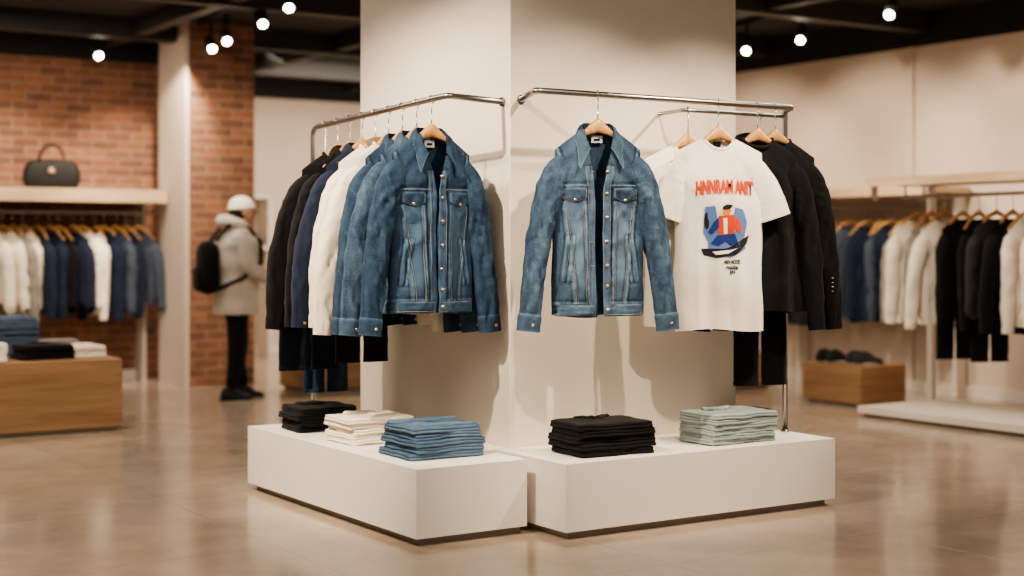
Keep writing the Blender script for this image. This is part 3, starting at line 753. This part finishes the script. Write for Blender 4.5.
M_dblu=denim('denim_folded',(0.03,0.05,0.09),(0.16,0.22,0.30))
stack('folded_jeans_stack',-1.10,5.02,0.505,M_dblu,7,0.44,0.34,61,0.038,0.2,'jeans')
stack('folded_black_sweater_stack',-0.93,4.58,0.505,M_blk,3,0.36,0.28,62,0.032,0.1,'neck')
stack('folded_white_sweater_stack',-1.36,4.48,0.505,M_tee,4,0.30,0.24,63,0.03,-0.1,'none')
stack('folded_cream_sweater_stack',-0.62,4.62,0.505,M_cream,3,0.24,0.26,64,0.025,0.0,'neck')
stack('folded_grey_sweater_stack',-0.68,5.12,0.505,M_grey,3,0.30,0.26,65,0.03,0.0,'none')
stack('folded_cream_sweater_stack',-1.95,4.62,0.505,M_cream,5,0.38,0.28,66,0.03,0.0,'none')
oakbox('display_box',1.72,2.45,5.95,6.5,0.60)
stack('folded_white_sweater_stack',2.0,6.2,0.60,M_tee,4,0.34,0.28,71,0.03,0,'none')
mb=MB(); 
for z in(1.25,1.85): mb.box(2.3,3.3,10.25,10.57,z,z+0.04,M_white)
for a in(2.3,3.26): mb.box(a,a+0.04,10.25,10.57,0,1.89,M_white)
for k,c in enumerate((M_red,M_tee,M_navy)):
    a=2.5+0.28*k; mb.box(a-0.1,a+0.1,10.3,10.5,1.29,1.40+0.05*(k%2),c)
mb.obj('shelf_unit',(CX,CY,0),TH,False)

mb=MB(); mb.box(5.75,6.32,2.55,6.5,1.74,1.79,M_shelfw); mb.box(5.72,5.75,2.55,6.5,1.72,1.80,M_shelfw)
for b in(2.6,4.5,6.4): mb.box(6.2,6.32,b,b+0.04,0,1.74,M_white)
mb.tube([(6.0,2.55,1.64),(6.0,6.5,1.64)],0.013,M_steel,8)
mb.obj('wall_shelf',(CX,CY,0),TH,False)
row('hanging_garments',F(6.0,6.2),F(6.0,2.7),[M_navy,M_slate,M_blk,M_slate,M_navy,M_blk,M_slate,M_slate,M_blk,M_cream,M_navy,M_navy,M_char,M_slate,M_slate,M_slate,M_navy,M_slate,M_navy,M_grey,M_cream],1.64,TH-math.radians(15),200,[-0.98]*21)
mb=MB()
mb.box(4.62,5.35,-3.2,2.1,1.76,1.80,M_shelfw); mb.box(4.59,4.62,-3.2,2.1,1.745,1.81,M_shelfw)
for b in(-3.15,-0.7,2.06): 
    mb.box(5.28,5.33,b,b+0.05,0.09,1.76,M_white); mb.box(4.64,4.68,b,b+0.03,1.64,1.76,M_steel)
mb.tube([(4.97,-3.15,1.67),(4.97,2.08,1.67)],0.014,M_steel,8)
for b in(-3.1,-0.7,2.05): mb.tube([(4.97,b,1.67),(4.97,b,1.765)],0.008,M_steel,8)
mb.box(4.50,5.45,-3.3,2.1,0.03,0.08,M_white); mb.box(4.54,5.41,-3.26,2.06,0,0.03,M_kick)
mb.obj('clothing_display_rack',(CX,CY,0),TH,False)
row('hanging_garments',F(4.97,2.0),F(4.97,-0.6),[M_cream,M_grey,M_cream,M_blk,M_blk,M_char,M_blk,M_tee,M_cream,M_tee,M_char,M_char,M_blk,M_char,M_grey,M_char,M_cream,M_blk],1.67,TH-math.radians(15),300,[-0.8,-0.8,-0.85,-0.9,-0.9,-0.8,-0.9,-0.95,-0.95,-0.9,-0.8,-0.75,-0.9,-0.8,-0.9,-0.9,-0.8,-0.8])
for b in (1.62,1.3):
    mb=MB(); trousers(mb,M_blk,b*10,-0.5,-1.22,0.15,0.035,0.6); mb.obj('black_trousers',F(4.97,b-0.05,1.67),TH-math.radians(20))
oakbox('display_box',4.9,5.42,2.45,3.1,0.33)
def shoe(name,a,b,z,yaw,mat):
    mb=MB()
    for s in(-1,1):
        def g(u,v,s=s):
            an=2*math.pi*u; x=lerp(-0.14,0.14,v); e=(1-abs(2*v-1)**5)**0.5 if 0<v<1 else 0
            wd=0.045*e*(0.85+0.2*v); hh=(0.10 if v<0.4 else lerp(0.10,0.045,smooth((v-0.4)/0.45)))*e
            c,sn=math.cos(an),math.sin(an); return (x,s*0.06+wd*c*(1-0.3*max(0,sn)),0.012+(hh*max(0,sn)))
        mb.grid(20,20,g,mat,True)
        mb.ell((0,s*0.06,0.011),(0.15,0.05,0.010),M_white,20,6)
    mb.obj(name,F(a,b,z),yaw)
shoe('pair_of_shoes',5.1,2.95,0.33,0.6,M_leather); shoe('pair_of_shoes',5.15,2.65,0.33,0.3,M_char)
oakbox('display_box',4.6,5.5,4.1,4.8,0.33)

# ------------------------------------------------------------------ track lights
def tlight(P,aim,name='track_spotlight'):
    mb=MB(); mb.tube([(0,0,0.08),(0,0,0.21)],0.012,M_black,8)
    d=(Vector(aim)-Vector(P)).normalized(); 
    mb.tube([tuple(-d*0.11),tuple(d*0.07)],0.048,M_black,20); mb.tube([(0,0,0.09),tuple(-d*0.04)],0.012,M_black,8)
    mb.tube([tuple(d*0.068),tuple(d*0.073)],0.034,M_lamp,20)
    return mb.obj(name,P,0)
tr=[(-3.86,13.8,3.09),(-2.70,13.3,3.09),(-2.47,12.8,3.09),(-1.99,11.8,3.09),(-1.66,11.0,3.09),(2.14,13.5,3.10),(2.50,12.8,3.10),(2.91,11.4,3.10)]
for p in tr: tlight(p,(p[0]*0.5,p[1]-3,0.8))
mb=MB(); mb.box(-0.03,0.03,-3.5,3.5,0,0.035,M_black); mb.obj('light_track',(-2.2,12.2,3.313),math.radians(25.0),False)
mb=MB(); mb.box(-0.03,0.03,-3.5,3.5,0,0.035,M_black); mb.obj('light_track',(2.6,12.3,3.313),math.radians(20),False)

# ------------------------------------------------------------------ shopper
def person(loc,yaw):
    root=bpy.data.objects.new('shopper',None); bpy.context.scene.collection.objects.link(root); root.location=loc; root.rotation_euler=(0,0,yaw)
    V=[(0,0,0.93),(0,0,1.08),(0.01,0,1.25),(0.02,0,1.38),(0.035,0,1.46),(0.05,0,1.53)]
    R=[(0.15,0.14),(0.155,0.14),(0.17,0.15),(0.14,0.12),(0.06,0.06),(0.055,0.055)]
    E=[(0,1),(1,2),(2,3),(3,4),(4,5)]
    def chain(st,pts):
        pr=st
        for p,r in pts:
            V.append(p); R.append(r); E.append((pr,len(V)-1)); pr=len(V)-1
        return pr
    for s,fx in((1,0.10),(-1,-0.06)):
        chain(0,[((0.0,s*0.09,0.86),(0.12,0.11)),((fx*0.5+0.02,s*0.095,0.50),(0.085,0.085)),((fx*0.4,s*0.095,0.28),(0.072,0.072)),((fx,s*0.10,0.09),(0.06,0.06))])
        chain(3,[((0.02,s*0.19,1.36),(0.085,0.085)),((0.06,s*0.24,1.10),(0.075,0.075)),((0.24,s*0.17,1.02),(0.06,0.06)),((0.30,s*0.15,1.03),(0.038,0.034))])
    me=bpy.data.meshes.new('body'); me.from_pydata(V,E,[]); o=bpy.data.objects.new('tmp',me); bpy.context.scene.collection.objects.link(o)
    sk=o.modifiers.new('s','SKIN'); sk.use_smooth_shade=True; sv=me.skin_vertices[0].data
    for i,r in enumerate(R): sv[i].radius=r
    sv[0].use_root=True
    ss=o.modifiers.new('ss','SUBSURF'); ss.levels=2; ss.render_levels=2
    bpy.context.view_layer.update()
    m2=bpy.data.meshes.new_from_object(o.evaluated_get(bpy.context.evaluated_depsgraph_get())); bpy.data.objects.remove(o)
    ob=bpy.data.objects.new('body',m2); bpy.context.scene.collection.objects.link(ob); ob.parent=root
    m2.materials.clear()
    coat=fabric('parka_light_grey',(0.56,0.50,0.44),(0.44,0.39,0.34)); skin=fabric('skin',(0.50,0.29,0.20),sheen=0,fine=50)
    for m in(coat,M_blk,skin): m2.materials.append(m)
    for p in m2.polygons:
        c=p.center; p.use_smooth=True
        p.material_index=1 if c.z<0.84 else (2 if (c.z>1.47 or c.x>0.285) else 0)
    mb=MB()
    def pk(u,v):
        an=2*math.pi*u; z=lerp(0.72,1.47,v); rx=interp(((0,0.19),(0.4,0.185),(0.75,0.19),(0.92,0.13),(1,0.07)),v); ry=interp(((0,0.22),(0.4,0.215),(0.78,0.235),(0.93,0.15),(1,0.075)),v)
        q=0.005*math.sin(v*math.pi*2*4)+0.016*N(math.cos(an)*2,math.sin(an)*2,z*6)
        return (0.01+(rx+q)*math.cos(an),(ry+q)*math.sin(an),z)
    mb.grid(40,48,pk,coat,True)
    def hem(u,v):
        an=2*math.pi*u; return (0.01+(0.19-0.05*v)*math.cos(an),(0.22-0.05*v)*math.sin(an),0.72+0.03*v)
    mb.grid(40,3,hem,coat,True)
    mb.tube([(0.10,0.07,1.44),(0.02,0.13,1.47),(-0.08,0.08,1.50),(-0.11,0,1.50),(-0.08,-0.08,1.50),(0.02,-0.13,1.47),(0.10,-0.07,1.44)],[0.03,0.045,0.055,0.06,0.055,0.045,0.03],coat,12)
    mb.obj('parka',parent=root)
    mb=MB(); hc=(0.06,0,1.585)
    def hs(d): return 1+0.08*max(0,d.x)*max(0,-d.z)
    mb.ell(hc,(0.098,0.076,0.118),skin,28,20,hs)
    mb.tube([(0.150,0,1.60),(0.172,0,1.575),(0.160,0,1.562)],[0.010,0.015,0.012],skin,8)
    for s in(-1,1):
        mb.ell((0.142,s*0.032,1.60),(0.012,0.014,0.010),M_ink,10,6); mb.ell((0.055,s*0.077,1.58),(0.02,0.010,0.03),skin,10,8)
    mb.ell((0.150,0,1.535),(0.010,0.024,0.006),M_red,10,6)
    hair=fabric('hair_dark',(0.02,0.015,0.012))
    mb.ell((0.035,0,1.575),(0.093,0.080,0.09),hair,20,14)
    mb.ell((0.052,0,1.628),(0.108,0.088,0.088),M_tee,24,14,lambda d:1+0.01*math.sin(18*math.atan2(d.y,d.x)))
    mb.tube([(0.052+0.101*math.cos(t),0.081*math.sin(t),1.617+0.008*math.cos(t)) for t in [2*math.pi*i/24 for i in range(25)]],0.017,M_tee,8,False)
    mb.obj('head',parent=root)
    mb=MB()
    for s in(-1,1):
        h=Vector((0.315,s*0.148,1.03)); mb.ell((h.x+0.03,h.y,h.z),(0.048,0.018,0.040),skin,14,10)
        for k,ln in enumerate((0.055,0.065,0.06,0.045)):
            z=h.z+0.028-0.018*k; mb.tube([(h.x+0.06,h.y,z),(h.x+0.06+ln*0.5,h.y-s*0.006,z-0.004),(h.x+0.06+ln*0.8,h.y-s*0.024,z-0.008)],[0.0095,0.009,0.007],skin,8)
        mb.tube([(h.x+0.015,h.y-s*0.01,h.z+0.03),(h.x+0.045,h.y-s*0.03,h.z+0.045),(h.x+0.07,h.y-s*0.035,h.z+0.04)],[0.011,0.010,0.008],skin,8)
    mb.obj('hands',parent=root)
    mb=MB()
    for s,fx in((1,0.10),(-1,-0.06)):
        def g(u,v,s=s,fx=fx):
            an=2*math.pi*u; x=lerp(-0.10,0.18,v); e=(1-abs(2*v-1)**5)**0.5 if 0<v<1 else 0
            wd=0.05*e; hh=lerp(0.12,0.05,smooth((v-0.35)/0.45))*e; c,sn=math.cos(an),math.sin(an)
            return (fx+x,s*0.10+wd*c*(1-0.25*max(0,sn)),hh*max(0,sn))
        mb.grid(20,20,g,M_leather,True)
    mb.obj('shoes',parent=root)
    mb=MB()
    def bp(u,v):
        an=2*math.pi*u; k=(1-abs(2*v-1)**4)**0.4 if 0<v<1 else 0; c,s=math.cos(an),math.sin(an)
        return (-0.235+0.085*k*math.copysign(abs(c)**0.6,c),0.15*k*math.copysign(abs(s)**0.6,s),lerp(0.88,1.34,v))
    mb.grid(28,24,bp,M_blk,True)
    def bp2(u,v):
        an=2*math.pi*u; k=(1-abs(2*v-1)**4)**0.4 if 0<v<1 else 0; c,s=math.cos(an),math.sin(an)
        return (-0.31+0.04*k*math.copysign(abs(c)**0.6,c),0.11*k*math.copysign(abs(s)**0.6,s),lerp(0.91,1.13,v))
    mb.grid(24,14,bp2,M_blk,True)
    for s in(-1,1): mb.tube([(-0.19,s*0.10,1.33),(-0.08,s*0.12,1.47),(0.08,s*0.12,1.45),(0.19,s*0.13,1.32),(0.18,s*0.16,1.15),(0.0,s*0.235,1.02),(-0.19,s*0.13,0.93)],0.018,M_blk,8)
    mb.obj('backpack',parent=root)
person((-2.34,12.55,0),math.radians(25))

# ------------------------------------------------------------------ lights
WARM=(1.0,0.83,0.64)
def spot(P,T,e,size=60,blend=0.6,col=WARM,r=0.035):
    l=bpy.data.lights.new('spot','SPOT'); l.energy=e; l.spot_size=math.radians(size); l.spot_blend=blend; l.color=col; l.shadow_soft_size=r
    o=bpy.data.objects.new('ceiling_spot',l); bpy.context.scene.collection.objects.link(o); o.location=P
    o.rotation_euler=(Vector(T)-Vector(P)).to_track_quat('-Z','Y').to_euler(); return o
def area(P,T,e,sx,sy,col=(1.0,0.87,0.72)):  # unseen fill light added to soften the shade, not a ceiling fitting
    l=bpy.data.lights.new('area','AREA'); l.shape='RECTANGLE'; l.size=sx; l.size_y=sy; l.energy=e; l.color=col
    o=bpy.data.objects.new('fill_area_light',l); bpy.context.scene.collection.objects.link(o); o.location=P
    o.rotation_euler=(Vector(T)-Vector(P)).to_track_quat('-Z','Y').to_euler(); return o
spot(F(-2.3,-0.6,3.25),F(-0.3,0.4,1.35),620,55)
spot(F(-1.6,-2.4,3.25),F(-0.3,0.1,1.4),240,50)
spot(F(0.1,-2.3,3.25),F(0.4,-0.3,1.35),330,48)
spot(F(2.0,-1.9,3.25),F(1.1,-0.3,1.3),400,50)
spot(F(-2.2,1.8,3.25),F(-0.3,1.0,1.4),300,55)
area(F(-2.5,-2.5,3.28),F(-2.5,-2.5,0),105,3,3)
area(F(1.5,-4.5,3.28),F(1.5,-4.5,0),80,3,3)
area(F(-3.0,2.5,3.15),F(-3.0,2.5,0),130,3,2.5)
area(F(3.2,1.5,3.15),F(3.2,1.5,0),130,2.0,3)
area(F(3.8,8.0,3.1),F(3.8,9.0,0),190,2.5,2)
area(F(-1.0,6.2,3.15),F(-0.8,6.6,0),80,3,1)
for a in(-3.2,-1.8,-0.4,0.8): spot(F(a,6.6,3.15),F(a,7.9,1.4),190,72)
for b in(-1.0,0.6,2.0,3.6,5.2): spot(F(4.1,b,3.15),F(5.9,b,1.7),200,76)
spot(F(0.5,4.9,3.15),F(1.3,7.0,1.5),200,60)
spot(F(-1.4,3.0,3.15),F(-1.4,4.6,0.4),150,60)
w=bpy.data.worlds.new('world'); bpy.context.scene.world=w; w.use_nodes=True
w.node_tree.nodes['Background'].inputs[0].default_value=(1.0,0.87,0.74,1); w.node_tree.nodes['Background'].inputs[1].default_value=0.29
try:
    bpy.context.scene.view_settings.look='AgX - Medium High Contrast'
except Exception as ex: print('look',ex)

# ------------------------------------------------------------------ camera
cd=bpy.data.cameras.new('camera'); cam=bpy.data.objects.new('camera',cd); bpy.context.scene.collection.objects.link(cam)
cam.location=(0,0,1.3); cam.rotation_euler=(math.radians(90),0,0); cd.sensor_width=36; cd.lens=1484/1024*36; cd.shift_y=-43/1024
cd.dof.use_dof=True; cd.dof.focus_distance=6.9; cd.dof.aperture_fstop=1.0
bpy.context.scene.camera=cam
